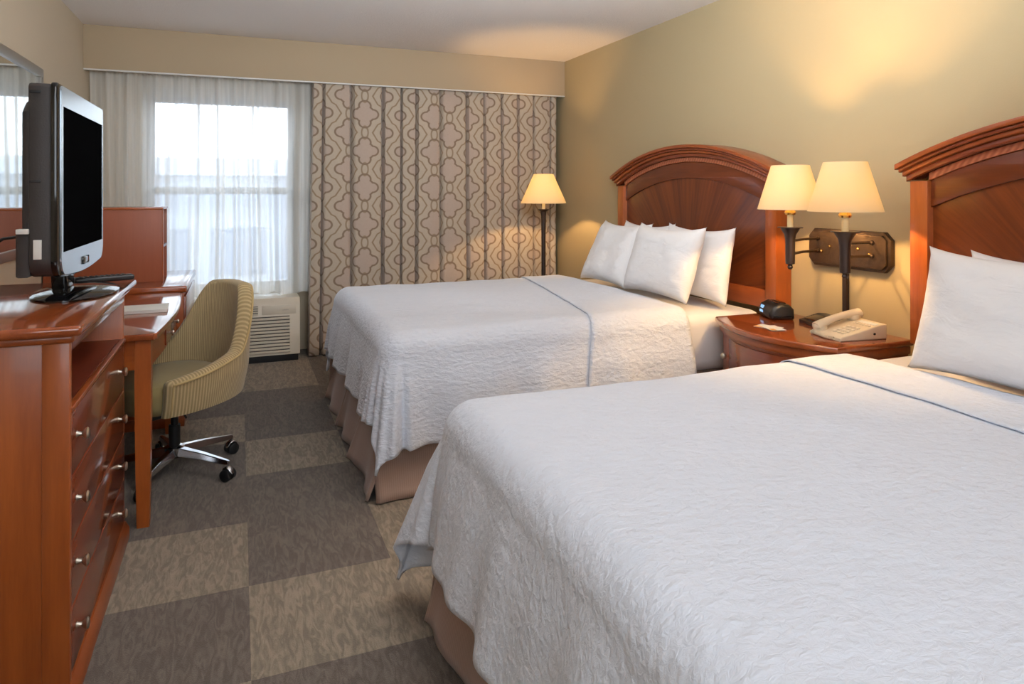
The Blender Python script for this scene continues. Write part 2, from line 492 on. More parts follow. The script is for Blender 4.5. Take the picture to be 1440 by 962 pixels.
# curtain tracks on the ceiling
# window
w = bpy.data.objects.new('window_1', None); C.objects.link(w); w.location = (-.11, 5.82, WZ0); w['kind'] = 'structure'
b = MB(); fy0, fy1 = 5.80, 5.86
b.box(WX0, WX0+.05, fy0, fy1, WZ0, WZ1, .004).box(WX1-.05, WX1, fy0, fy1, WZ0, WZ1, .004)
b.box(WX0+.05, WX1-.05, fy0, fy1, WZ1-.045, WZ1, .004).box(WX0+.05, WX1-.05, fy0, fy1, WZ0, WZ0+.05, .004)
b.build('window_frame', M['alu'], w, kind='structure')
MB().box(WX0+.05, WX1-.05, fy0+.005, fy1-.005, 1.252, 1.308, .004).build('meeting_rail', M['alu'], w, kind='structure')
MB().box(WX0+.052, WX1-.052, fy0+.028, fy0+.034, WZ0+.052, 1.25).box(WX0+.052, WX1-.052, fy0+.028, fy0+.034, 1.31, WZ1-.047).build('pane', M['glass'], w, kind='structure', smooth=0)

# outside: low building across the lot
g = MB().box(-60, 60, 6.5, 80, -3.3, -3.2).build('ground_outside', M['asphalt'], kind='structure', smooth=0)
bl = thing('office_building', (0, 22, -3.2), 'pale low building with a flat white roof edge seen through the sheer curtain', 'building')
b = MB(); b.box(-30, 30, 22, 30, -3.2, 1.75); b.build('wall', M['stucco'], bl, smooth=0)
MB().box(-30.3, 30.3, 21.6, 30.3, 1.75, 2.25, .02).build('roof', M['roofing'], bl, smooth=0)
for k in range(-6, 7):
    o = MB().box(k*2.1-.75, k*2.1+.75, 21.93, 22.02, -1.2, .2, .02).build('window', M['far_glass'], bl, smooth=0)
    o = MB().box(k*2.1-.75, k*2.1+.75, 21.93, 22.02, -3.0, -2.2, .02).build('window', M['far_glass'], bl, smooth=0)

# ------------------------------------------------------------------ curtains
ZV = 2.30
def sheer():
    b = MB()
    X0, X1, Z0 = -.972, .54, .485
    nx = 420
    def fold(x, z):
        g = .75 + .55*noise.noise(Vector((x*2.2, 3.1, 0)))
        a = .020*math.sin(x*48 + 2.2*math.sin(x*5.3)) + .010*math.sin(x*97+1+1.5*math.sin(x*9)) + .012*noise.noise(Vector((x*16, z*.6, 1)))
        return a*(.55+.6*g)*(0.8+.25*(2.1-z))
    def fn(u, v):
        x = X0+(X1-X0)*u; z = ZV+(Z0-ZV)*v
        return Vector((x + .01*math.sin(z*2+x*7), 5.583 + fold(x, z), z + (.012*math.sin(x*13)+.01*math.sin(x*31) if v > .97 else 0)))
    b.grid(fn, nx, 40)
    return b.build('sheer_curtain', M['sheer'], loc=(-.2, 5.53, .485), smooth=180, label='sheer white curtain hanging in front of the window', cat='curtain')
sheer()

grooves = [.555, .608, .825, 1.077, 1.224, 1.344, 1.554, 1.782, 1.934, 2.095, 2.246, 2.394, 2.56]
def drape():
    # cloth profile along X: flat pleat faces between deep narrow grooves
    rng = random.Random(7)
    pts = []
    xs0, xs1 = .535, 2.612
    gs = [xs0]+[q for q in grooves if q > xs0+.03]+[xs1]
    for a, c in zip(gs, gs[1:]):
        wd = c-a; n = 20
        dep = .072 if a < 1.5 else .055
        for i in range(n):
            q = i/n
            f = 1-abs(2*q-1)
            y = -dep*min(1, (f/.20))**.7 - .010*math.sin(PI*q)
            x = a+wd*q
            if f < .15: x = a+wd*q
            pts.append((x, y))
    pts.append((xs1, 0))
    arc = [0]
    for p, q in zip(pts, pts[1:]): arc.append(arc[-1]+math.hypot(q[0]-p[0], q[1]-p[1]))
    b = MB(); nz = 30; N = len(pts)-1
    def fn(u, v):
        i = round(u*N); x, y = pts[i]; z = ZV+(.012-ZV)*v
        lean = .02*math.sin(x*4)*v
        return Vector((x+lean*.6-.05*max(0, (.8-x)/.265)*v, 5.515+y*(.85+.15*v)+.006*noise.noise(Vector((x*8, z*1.5, 2))), z))
    b.grid(fn, N, nz, lambda u, v: (arc[round(u*N)]*.86, ZV+(.012-ZV)*v))
    o = b.build('drape', M['drape'], loc=(1.5, 5.53, .012), smooth=60, label='heavy taupe drape with a quatrefoil lattice pattern in deep pleats', cat='curtain')
    solid(o, .004)
drape()

# ------------------------------------------------------------------ air conditioner
def ptac():
    r = thing('wall_air_conditioner', (-.1, 5.5, 0), 'cream air conditioner with slatted grille under the window behind the chair', 'air conditioner')
    x0, x1, yf = -.64, .428, 5.37
    MB().box(x0+.02, x1-.01, yf+.03, 5.745, .0, .055, .003).build('base', M['rubber'], r)
    b = MB(); b.prism([(yf, .055), (yf, .43), (yf+.04, .475), (5.745, .475), (5.745, .055)], 'x', x0, x1, .006)
    b.build('cabinet', M['ptac'], r)
    # louvred front
    b = MB()
    b.box(x0+.05, x1-.075, yf-.004, yf+.002, .075, .345)
    gr = b.build('grille', M['dark_slot'], r, smooth=0)
    b = MB()
    for k in range(11):
        z = .075+k*.0246
        b.box(x0+.045, x1-.072, yf-.014, yf-.002, z, z+.0165, .002, 1)
    b.build('louvre', M['ptac'], gr)
    b = MB(); b.box(x0+.05, .13, yf-.003, yf+.002, .362, .425)
    vt = b.build('air_outlet', M['dark_slot'], r, smooth=0)
    b = MB()
    for k in range(4):
        z = .362+k*.0165
        b.box(x0+.048, .132, yf-.010, yf-.001, z, z+.009, .0015, 1)
    b.build('louvre', M['ptac'], vt)
    MB().box(.16, x1-.03, yf-.006, yf+.002, .36, .428, .003).build('control_door', M['ptac'], r)
    MB().box(.30, .345, yf-.008, yf-.005, .388, .393).build('badge', M['nickel'], r)
ptac()

# ------------------------------------------------------------------ headboards
def headboard(yc, label):
    r = thing('headboard', (2.6, yc, .65), label, 'headboard', 'arched headboards')
    xb = 2.655
    c, s = .85, .19; R = (c*c+s*s)/(2*s); zt = 1.56; zc = zt-R
    def band(d0, d1, cw, xf, nm, mat, par=r, bev=.004):
        n = 40; top = []; bot = []
        a0 = math.asin(cw/(R-d0)); a1 = math.asin(cw/(R-d1))
        for i in range(n+1):
            t0 = -a0+2*a0*i/n; t1 = -a1+2*a1*i/n
            top.append((yc+(R-d0)*math.sin(t0), zc+(R-d0)*math.cos(t0)))
            bot.append((yc+(R-d1)*math.sin(t1), zc+(R-d1)*math.cos(t1)))
        return MB().prism(top+bot[::-1], 'x', xf, xb, bev).build(nm, mat, par, smooth=35)
    # crown moulding in steps
    cr = band(0, .020, .822, 2.505, 'crown_molding', M['cherry_y'])
    band(.020, .034, .813, 2.516, 'cove', M['cherry_red'], cr, .006)
    band(.034, .052, .806, 2.530, 'ogee', M['cherry_y'], cr, .006)
    band(.052, .074, .798, 2.543, 'bead', M['cherry_red'], cr, .005)
    band(.076, .104, .715, 2.566, 'rope_strip', M['rope'], r, .003)
    band(.104, .205, .715, 2.574, 'arch_frame', M['cherry_shaded2'], r, .003)
    for sgn in (-1, 1):
        ya, yb = sorted((yc+sgn*.71, yc+sgn*.787))
        MB().box(2.552, xb, ya, yb, .65, 1.315, .004).build('post', M['cherry'], r)
    # fan veneered field under the arch
    pts = [(yc-.712, .72)]
    n = 30; a = math.asin(.712/(R-.19))
    for i in range(n+1):
        t0 = -a+2*a*i/n
        pts.append((yc+(R-.19)*math.sin(t0), zc+(R-.19)*math.cos(t0)))
    pts.append((yc+.712, .72))
    MB().prism(pts, 'x', 2.586, xb-.002).build('panel', M['veneer'], r, smooth=0)
    MB().box(2.562, xb, yc-.712, yc+.712, .66, .755, .004).build('bottom_rail', M['cherry_y'], r)
M['cherry_shaded2'] = wood('mahogany arch', (112, 50, 20), (80, 33, 11), 'y', .25, .3)
headboard(3.53, 'arched cherry headboard behind the far bed with its four pillows')
headboard(1.205, 'arched cherry headboard behind the near bed, beside the telephone')

# ------------------------------------------------------------------ beds
def bed(y0, y1, label, seed, xf, zm, ins=.062):
    xh = 2.55
    r = thing('bed', (xf, (y0+y1)/2, 0), label, 'bed', 'twin queen beds')
    MB().box(xf+.11, xh, y0+.11, y1-.11, .06, .365, .02).build('box_spring', M['sheet'], r)
    b = MB(); b.box(xf+.02, xh, y0+.015, y1-.015, .365, zm, .06, 5); b.build('mattress', M['sheet'], r, smooth=60)
    for (x, y) in ((xf+.2, y0+.2), (xf+.2, y1-.2), (xh-.2, y0+.2), (xh-.2, y1-.2)):
        MB().tube([(x, y, .0), (x, y, .06)], .02).build('bed_foot', M['rubber'], r)
    # skirt: perimeter path with split box pleats
    path = [(xh, y1-.005), (xf-.012, y1-.005), (xf-.012, y0+.005), (xh, y0+.005)]
    nrm = [(0, 1), (-1, 0), (0, -1)]
    rng = random.Random(seed)
    b = MB()
    acc = 0
    for (pa, pb, nn) in zip(path, path[1:], nrm):
        L = math.hypot(pb[0]-pa[0], pb[1]-pa[1])
        splits = [0, L*.36, L*.66, L] if abs(nn[0]) else [0, L*.33, L*.66, L]
        for a, c in zip(splits, splits[1:]):
            n = 40
            ph = rng.random()*6
            def fn(u, v, a=a, c=c, pa=pa, pb=pb, nn=nn, L=L, ph=ph):
                w = (a+(c-a)*u)/L
                x = pa[0]+(pb[0]-pa[0])*w; y = pa[1]+(pb[1]-pa[1])*w
                e = abs(2*u-1)
                edge = max(0, (e-.7)/.3)
                o = v*(.012+.014*math.sin(u*9+ph)*v+.035*edge**2*v) + (-.018*v if e > .985 else 0)
                o += .004*noise.noise(Vector((x*6, y*6, v)))
                o -= ins*(1-v)
                return Vector((x+nn[0]*o, y+nn[1]*o, .364-.358*v))
            b.grid(fn, n, 12, lambda u, v, a=a, c=c, acc=acc: (acc+a+(c-a)*u, v*.4))
        acc += L
    o = b.build('bed_skirt', M['skirt'], r, smooth=50)
    solid(o, .004)
    return r
B1 = (2.80, 4.35); B2 = (.455, 1.985)
bed(*B1, 'far queen bed between the drape and the nightstand', 3, .53, .652, .08)
bed(*B2, 'near queen bed in front of the nightstand', 5, .55, .622)

def drape_map(xf, y0, y1, zt, R, inflate, beta0, beta1, wav, seed, top):
    def f(s, t):
        # s along x from the foot, t along y ; outside the rounded top the cloth hangs
        ix, ia, ib = xf+R, y0+R, y1-R
        ex = max(0, ix-s); ey = (ia-t) if t < ia else (t-ib if t > ib else 0)
        sg = -1 if t < ia else 1
        bx, by = max(s, ix), min(max(t, ia), ib)
        rho = math.hypot(ex, ey)
        z0 = zt + top(bx, by)
        if rho < 1e-7: return Vector((bx, by, z0+inflate))
        phi = math.atan2(ey, ex)
        R2 = R+inflate
        L = R*PI/2
        per = (bx*1.0 if ey > 0 and ex == 0 else 0) + (by if ex > 0 and ey == 0 else 0) + phi*.6
        if rho < L:
            a = rho/R; out = R2*math.sin(a); z = z0+inflate - R2*(1-math.cos(a))
        else:
            h = rho-L
            dg = math.sin(2*phi) if ex > 0 and ey > 0 else 0
            be = beta0+beta1*dg**2
            kk = wav*h
            wv = kk*(1.2+math.sin(per*17+seed)+.6*math.sin(per*31+seed*2.1)) + .10*h*max(-.1, noise.noise(Vector((bx*3+seed, by*3, phi*2)))) + min(.012, .1*h)
            if dg > 0: wv += .10*h*math.sin(phi*6+seed)*dg
            out = R2 + h*math.sin(be) + wv
            h *= 1-.14*dg*dg
            z = z0 - R2 + inflate - h*math.cos(be)
        dx, dy = -math.cos(phi), math.sin(phi)*sg
        if ex == 0: dx, dy = 0, sg
        if ey == 0: dx, dy = -1, 0
        return Vector((bx+dx*out, by+dy*out, z))
    return f

def quilt(y0, y1, xh, xcuff, label, seed, mat, fd, sd, cuff_skew, xf, zq, fl, group='white quilts'):
    def top(x, y):
        c = .012*math.sin(PI*min(1, max(0, (y-y0)/(y1-y0))))
        return c + .008*noise.noise(Vector((x*2.3+seed, y*2.3, 0))) + .004*noise.noise(Vector((x*7+seed, y*7, 0)))
    q = drape_map(xf, y0-.012, y1+.012, zq, .10, 0, fl, fl, .05, seed, top)
    s0, s1 = xf-fd, xh; t0, t1 = y0-.012-sd, y1+.012+sd
    ns, nt = int((s1-s0)/.014), int((t1-t0)/.014)
    b = MB()
    b.grid(lambda u, v: q(s0+(s1-s0)*u, t0+(t1-t0)*v), ns, nt)
    o = b.build('quilt', mat, loc=(xf, (y0+y1)/2, .3), smooth=180, label=label, cat='quilt', group=group)
    solid(o, .010, -1)
    c = drape_map(xf, y0-.012, y1+.012, zq, .10, .005, fl, fl, .05, seed, top)
    b = MB()
    def cf(u, v):
        t = t0+.004+(t1-t0-.008)*v
        xa = xcuff + cuff_skew*((t-y0)/(y1-y0)-.5) + .006*noise.noise(Vector((t*5, seed, 0)))
        s = xa+(xh+.004-xa)*u
        p = c(s, t)
        if u == 0: p.z -= .001
        return p
    b.grid(cf, max(6, int((xh-xcuff)/.016)), nt)
    k = b.build('turned_down_edge', M['cuff'], o, smooth=180)
    solid(k, .004, 1)
    return o
quilt(*B1, 2.05, 1.66, 'white textured quilt over the far bed, its corner hanging over the skirt', 1.3, M['quilt_far'], .33, .42, .28, .535, .685, .06)
quilt(*B2, 2.115, 1.82, 'white textured quilt over the near bed, in front of the nightstand', 4.1, M['quilt'], .37, .49, .05, .55, .655, .10)

# pillows
def pillow(yc, w, h, th, xb, zb, tilt, label, group, seed, yaw=0):
    n = 44
    def side(sg):
        def fn(u, v):
            a, c = 2*u-1, 2*v-1
            px = a*w/2*(1-.055*(1-c*c)**1.0 + .03*abs(c)**6)
            pz = c*h/2*(1-.07*(1-a*a)**1.0 + .04*abs(a)**6)
            e = max(0, (1-a**4)*(1-c**4))
            t = th/2*(e**.55)
            if e > .02: t += .012*noise.noise(Vector((a*2.2+seed, c*2.2, seed)))*e + .004*noise.noise(Vector((a*6+seed, c*6, seed)))*e**.5
            sag = -.012*(1-a*a)*max(0, c)
            return Vector((sg*t - .10*h*max(0, -c)**2*0, px, pz+sag))
        return fn
    b = MB(); b.grid(side(-1), n, n); b.grid(side(1), n, n)
    bmesh.ops.remove_doubles(b.bm, verts=b.bm.verts[:], dist=1e-5)
    m = Matrix.Translation((xb, yc, zb)) @ Matrix.Rotation(yaw, 4, 'Z') @ Matrix.Rotation(tilt, 4, 'Y') @ Matrix.Translation((0, 0, h/2))
    b.xf(m)
    return b.build('pillow', M['pillow'], loc=(xb, yc, zb), smooth=180, recalc=True, label=label, cat='pillow', group=group)
R_ = math.radians
g1 = 'pillows on the far bed'
pillow(3.21, .60, .40, .16, 2.12, .700, R_(18), 'white pillow leaning front and centre on the far bed', g1, 1.0)
pillow(3.17, .58, .40, .14, 2.345, .682, R_(9), 'white pillow nearest the clock radio, tucked behind the front pillow', g1, 2.3)
pillow(3.80, .56, .42, .15, 2.13, .697, R_(27), 'white pillow leaning nearest the floor lamp on the far bed', g1, 3.7)
pillow(3.76, .56, .40, .13, 2.375, .680, R_(12), 'white pillow at the back, showing one corner against the far headboard', g1, 5.1)
g2 = 'pillows on the near bed'
pillow(1.34, .66, .415, .17, 2.14, .672, R_(15), 'large white pillow at the front of the near bed', g2, 6.2)
pillow(1.345, .62, .41, .14, 2.36, .652, R_(11), 'white pillow behind the front pillow, against the near headboard', g2, 7.9)

# ------------------------------------------------------------------ nightstand and what stands on it
def nightstand():
    r = thing('nightstand', (2.4, 2.415, 0), 'bow-fronted cherry nightstand between the two beds', 'nightstand')
    ya, yb = 2.035, 2.785
    def plan(o, of):
        pts = [(2.63, ya+o), (2.63, yb-o)]
        n = 18
        for i in range(n+1):
            q = i/n; y = (yb-o)+(ya+o-(yb-o))*q
            x = 2.205-.115*math.sin(PI*q)**.9 + of
            pts.append((x, y))
        return pts
    MB().prism(plan(0, 0), 'z', .622, .650, .009, 3).build('top', M['cherry_top'], r, smooth=30)
    MB().prism(plan(.014, .016), 'z', .585, .622, .006).build('molding', M['cherry_y'], r, smooth=30)
    MB().prism(plan(.025, .03), 'z', .06, .585).build('body', M['cherry_y'], r, smooth=30)
    MB().prism(plan(.015, .018), 'z', .0, .075, .006).build('plinth', M['cherry_y'], r, smooth=30)
    # curved fronts
    def front(z0, z1, nm):
        pl = plan(.06, .018)
        front = pl[2:]
        back = [(x+.02, y) for x, y in front]
        return MB().prism(front+back[::-1], 'z', z0, z1, .003).build(nm, M['cherry_red'], r, smooth=30)
    d = front(.40, .572, 'drawer')
    front2 = front(.09, .385, 'door')
    for y, par, z in ((2.69, d, .475), (2.14, d, .475)):
        q = (yb-.06-y)/(yb-ya-.12)
        xk = 2.205-.115*math.sin(PI*q)**.9+.018
        b = MB(); b.tube([(xk+.005, y, z), (xk-.016, y, z)], .006); b.sphere((xk-.022, y, z), .016, (.7, 1, 1)); b.build('knob', M['nickel'], par)
nightstand()
ZN = .6505
def clock_radio():
    r = thing('clock_radio', (2.47, 2.665, ZN), 'rounded black clock radio with a lit blue display on the nightstand', 'clock radio')
    rot = Matrix.Rotation(R_(-22), 4, 'Z')
    def place(b): return b.xf(Matrix.Translation((2.475, 2.66, ZN)) @ rot)
    b = MB()
    prof = [(-.055, .004), (-.05, 0), (.055, 0), (.06, .006), (.058, .05), (.035, .072), (-.01, .076), (-.045, .06), (-.058, .035)]
    b.prism(prof, 'y', -.09, .09, .018, 4)
    body = place(b).build('body', M['black_plastic'], r, smooth=50)
    b = MB(); b.box(-.0565, -.05, .02, .062, .018, .054, .003, 2, Matrix.Rotation(R_(14), 3, 'Y'))
    place(b).build('display', M['display'], body)
    b = MB()
    for k in range(4): b.box(-.02, .0, -.055+k*.026, -.038+k*.026, .0735, .0785, .002)
    b.box(.008, .03, -.05, .05, .0695, .0775, .002)
    place(b).build('buttons', M['tv_gloss'], body)
    b = MB(); b.prism([(-.0595, .01), (-.0585, .014), (-.0605, .036), (-.0615, .032)], 'y', -.07, .005); place(b).build('speaker_grille', M['rubber'], body)
clock_radio()
b = MB(); b.prism([(-.07, 0), (.07, 0), (.07, .038), (.03, .042), (-.07, .014)], 'y', -.075, .075, .008, 3)
b.xf(Matrix.Translation((2.53, 2.43, ZN)) @ Matrix.Rotation(R_(-14), 4, 'Z'))
r = thing('alarm_dock', (2.53, 2.43, ZN), 'low black wedge-shaped box between the clock radio and the telephone', 'black box')
bd = b.build('case', M['black_plastic'], r, smooth=40)
b = MB(); b.box(-.055, .01, -.05, .05, .0265, .031, .002, 2, Matrix.Rotation(R_(-15), 3, 'Y')); b.xf(Matrix.Translation((2.53, 2.43, ZN)) @ Matrix.Rotation(R_(-14), 4, 'Z')); b.build('glossy_top', M['tv_gloss'], bd)
# two cards
for i, (x, y, a, z, lb) in enumerate(((2.255, 2.47, 20, ZN+.0005, 'white and orange card lying under another on the nightstand'), (2.25, 2.435, -16, ZN+.0022, 'white card lying on top of the other on the nightstand'))):
    r = thing('card', (x, y, z), lb, 'card', 'cards on the nightstand')
    m = Matrix.Translation((x, y, z)) @ Matrix.Rotation(R_(a), 4, 'Z')
    cb = MB().box(-.035, .035, -.055, .055, 0, .0012).xf(m).build('card_sheet', M['paper'], r, smooth=0)
    MB().box(-.034, -.008, -.054, .054 if i == 0 else -.02, .0012, .0014).xf(m).build('printed_strip', M['orange'], cb, smooth=0)
def phone():
    r = thing('telephone', (2.43, 2.19, ZN), 'cream desk telephone with its handset in the cradle on the nightstand', 'telephone')
    rot = Matrix.Translation((2.435, 2.19, ZN)) @ Matrix.Rotation(R_(-8), 4, 'Z') @ Matrix.Diagonal((.97, .95, .82, 1))
    # local: -x faces the room, +y towards the far bed
    b = MB()
    b.prism([(-.12, 0), (.115, 0), (.115, .075), (.10, .078), (-.11, .022), (-.12, .014)], 'y', -.10, .10, .006, 3)
    base = b.xf(rot).build('base', M['phone'], r, smooth=40)
    sl = math.atan2(.056, .21)
    ry = Matrix.Rotation(-sl, 3, 'Y')
    b = MB()
    for i in range(4):
        for j in range(3):
            x = -.075+i*.024; y = -.06+j*.026
            z = .022+(x+.11)*.267
            b.box(x-.008, x+.008, y-.009, y+.009, z-.002, z+.006, .002, 1, ry)
    b.xf(rot).build('keypad', M['phone_key'], base)
    b = MB()
    for j in range(6):
        x = .045; y = -.075+j*.018; z = .022+(x+.11)*.267
        b.box(x-.006, x+.006, y-.006, y+.006, z-.002, z+.005, .002, 1, ry)
    b.xf(rot).build('memory_keys', M['phone_key'], base)
    b = MB(); x = .075; z = .022+(x+.11)*.267
    b.box(x-.012, x+.012, -.085, .02, z-.002, z+.002, .001, 1, ry); b.xf(rot).build('faceplate', M['paper'], base)
    b = MB(); b.lathe([(0, -.001), (.006, -.001), (.006, .001), (0, .001)], 0, 0, 14)
    b.xf(Matrix.Translation((.05, -.1005, .03)) @ Matrix.Rotation(PI/2, 4, 'X')); b.xf(rot).build('jack', M['rubber'], base)
    # handset lying along x on the +y side
    pts = []; rs = []
    for i in range(15):
        q = i/14; x = -.115+.225*q
        z = .022+(x+.11)*.267+.020+.016*math.sin(PI*q)
        pts.append((x, .066, z)); rs.append(.025 if q in (0,) else .027-.009*math.sin(PI*q))
    b = MB(); b.tube(pts, rs, 14)
    b.sphere((-.112, .066, .042), .026, (.55, 1, .8)); b.sphere((.108, .066, .100), .026, (.55, 1, .8))
    b.lathe([(0, .018), (.029, .018), (.031, .03), (.028, .046), (0, .05)], -.092, .066, 20)
    b.lathe([(0, .068), (.029, .068), (.031, .08), (.028, .094), (0, .098)], .082, .066, 20)
    b.xf(rot).build('handset', M['phone'], r, smooth=60)
    # coiled cord by the front edge
    pts = []
    for i in range(160):
        q = i/159; a = q*2*PI*17
        yy = .085-.15*q; xx = -.128+.004*math.sin(q*7)
        pts.append((xx+.0075*math.cos(a), yy, .011+.0075*math.sin(a)))
    b = MB(); b.tube(pts, .0028, 6); b.xf(rot).build('coiled_cord', M['phone'], r, smooth=60)
phone()

# ------------------------------------------------------------------ lamps
LB = []
def shade_mb(cx, cy, z0, z1, r0, r1):
    b = MB(); b.lathe([(r0, z0), (r0-.002, z0-.0015)], cx, cy, 40)
    b = MB()
    b.lathe([(r0, z0), (r1, z1), (r1-.003, z1), (r0-.003, z0), (r0, z0)], cx, cy, 48)
    return b
def candle(par, cx, cy, z0, z1):
    MB().lathe([(0, z0), (.0135, z0), (.0135, z1), (0, z1)], cx, cy, 20).build('candle_sleeve', M['candle'], par, smooth=40)
def bulb_light(par, cx, cy, z, power, name):
    MB().lathe([(0, z-.045), (.012, z-.045), (.013, z-.03), (.028, z), (.027, z+.014), (.016, z+.03), (0, z+.034)], cx, cy, 20).build('bulb', M['bulb'], par, smooth=60)
    LB.append((cx, cy, z+.048, power, name))
def wall_lamp():
    r = thing('sconce', (2.65, 2.375, .9), 'double swing-arm bronze wall lamp with two lit cream shades above the nightstand', 'wall lamp')
    y0, y1, z0, z1 = 2.145, 2.605, .912, 1.092
    c = .035
    octo = lambda i: [(y0+i, z0+c), (y0+i+c*0, z1-c), (y0+c, z1-i), (y1-c, z1-i), (y1-i, z1-c), (y1-i, z0+c), (y1-c, z0+i), (y0+c, z0+i)]
    b = MB(); b.prism(octo(0), 'x', 2.632, 2.659, .004); bp = b.build('backplate', M['bronze'], r, smooth=30)
    b = MB(); b.prism(octo(.014), 'x', 2.618, 2.634, .006); b.build('raised_panel', M['bronze'], bp, smooth=30)
    for y, z in ((2.46, 1.01), (2.30, 1.01), (2.24, .99), (2.51, .985)): MB().sphere((2.616, y, z), .008).build('screw', M['brass'], bp)
    for nm, cx, cy, ax, zz in (('near', 2.30, 2.085, 2.225, 0), ('far', 2.354, 2.44, 2.53, 0)):
        # torch
        b = MB(); b.lathe([(0, .915), (.008, .915), (.013, .925), (.008, .936), (.020, .940), (.021, .952), (.0215, 1.05), (.026, 1.075), (.040, 1.098), (.042, 1.104), (0, 1.104)], cx, cy, 28)
        t = b.build('torch', M['darkbronze'], r, smooth=40)
        MB().lathe([(0, 1.104), (.055, 1.105), (.056, 1.109), (0, 1.109)], cx, cy, 28).build('drip_plate', M['darkbronze'], t)
        candle(t, cx, cy, 1.109, 1.165)
        MB().lathe([(0, 1.165), (.022, 1.165), (.026, 1.175), (.018, 1.19), (.014, 1.215), (0, 1.215)], cx, cy, 20).build('socket', M['brass'], t)
        sh = shade_mb(cx, cy, 1.190, 1.392, .1435, .083).build('shade', M['shade'], r, smooth=60)
        b = MB()
        for k in range(3):
            a = k*2*PI/3+.4
            b.tube([(cx+.014*math.cos(a), cy+.014*math.sin(a), 1.20), (cx+.136*math.cos(a), cy+.136*math.sin(a), 1.20)], .0018, 6)
        b.build('shade_spider', M['brass'], sh)
        bulb_light(t, cx, cy, 1.232, 30, 'bulb_'+nm)
        for z in (1.045, .985):
            b = MB(); b.tube([(cx+.012, cy, z), (2.50, ax-.02*(1 if nm == 'far' else -1), z), (2.622, ax, z)], .0062, 10)
            b.sphere((2.612, ax, z), .011)
            b.build('swing_arm', M['bronze'], r)
    MB().box(2.637, 2.659, 2.385, 2.408, .10, .912, .003).build('cord_cover', M['darkbronze'], r)
wall_lamp()
def floor_lamp():
    cx, cy = 2.25, 4.95
    r = thing('floor_lamp', (cx, cy, 0), 'lit floor lamp with dark pole and cream shade in the corner behind the far bed', 'floor lamp')
    MB().lathe([(0, 0), (.14, 0), (.145, .012), (.13, .025), (.04, .035), (.02, .06), (0, .06)], cx, cy, 36).build('base', M['darkbronze'], r)
    MB().lathe([(0, .03), (.017, .03), (.017, .9), (.02, 1.08), (.026, 1.115), (.045, 1.13), (.045, 1.134), (0, 1.134)], cx, cy, 24).build('pole', M['darkbronze'], r, smooth=40)
    candle(r, cx, cy, 1.134, 1.18)
    MB().lathe([(0, 1.18), (.018, 1.18), (.016, 1.22), (0, 1.22)], cx, cy, 16).build('socket', M['brass'], r)
    shade_mb(cx, cy, 1.180, 1.412, .182, .078).build('shade', M['shade'], r, smooth=60)
    bulb_light(r, cx, cy, 1.245, 26, 'bulb_corner')
floor_lamp()
for (x, y, z, pw, nm) in LB:
    d = bpy.data.lights.new(nm, 'POINT'); d.energy = pw; d.color = (1, .60, .24); d.shadow_soft_size = .018
    o = bpy.data.objects.new('lamp_light', d); C.objects.link(o); o.location = (x, y, z)

# ------------------------------------------------------------------ dresser
ZD = .945
def dresser():
    x0, xf, y0, y1 = -.975, -.39, 1.965, 2.85
    r = thing('dresser', (-.68, 2.4, 0), 'cherry dresser with an open shelf above its drawers under the television', 'dresser')
    # carcass of panels leaving the shelf open
    for ya in (y0, y1-.022):
        MB().box(x0, xf, ya, ya+.022, .05, .905, .002).build('side_panel', M['cherry'], r)
    MB().box(x0, x0+.015, y0+.022, y1-.022, .05, .905).build('back_panel', M['cherry_shaded'], r, smooth=0)
    MB().box(x0+.015, xf-.02, y0+.022, y1-.022, .05, .09).build('bottom_board', M['cherry_shaded'], r, smooth=0)
    MB().box(x0+.015, xf-.012, y0+.022, y1-.022, .718, .736).build('shelf', M['cherry_shaded'], r, smooth=0)
    MB().box(x0, xf+.002, y0+.022, y1-.022, .872, .905, .002).build('top_rail', M['cherry_red'], r)
    MB().box(xf-.012, xf+.006, y0+.01, y1-.01, .722, .735, .003).build('shelf_lip', M['cherry_y'], r)
    # corner stile seen on the near side
    MB().box(xf-.055, xf+.004, y0-.004, y0+.02, .05, .900, .003).build('stile', M['cherry'], r)
    # top with moulding
    MB().box(x0-.005, xf+.016, y0-.018, y1+.012, .900, .922, .008, 3).build('molding', M['cherry_y'], r)
    MB().box(x0-.005, xf+.036, y0-.04, y1+.035, .920, ZD, .009, 3).build('top', M['cherry_top'], r)
    # plinth
    MB().prism([(xf-.02, 0), (xf+.016, 0), (xf+.016, .035), (xf+.004, .06), (xf-.02, .06)], 'y', y0-.012, y1+.012, .003).box(x0, xf-.02, y0-.012, y1+.012, 0, .05).build('plinth', M['cherry_y'], r)
    zs = [.066, .230, .394, .558]
    for k, z in enumerate(zs):
        d = MB().box(xf-.30, xf+.002, y0+.024, y1-.024, z, z+.158, .003).build('drawer', M['cherry_red'], r)
        for y in (2.05, 2.70):
            zk = z+.088
            b = MB(); t = [(xf, y, zk), (xf+.006, y, zk), (xf+.014, y, zk), (xf+.020, y, zk), (xf+.026, y, zk), (xf+.030, y, zk)]
            b.tube(t, [.010, .006, .0055, .013, .0155, .011], 16)
            b.build('knob', M['nickel'], d)
    return r
dresser()

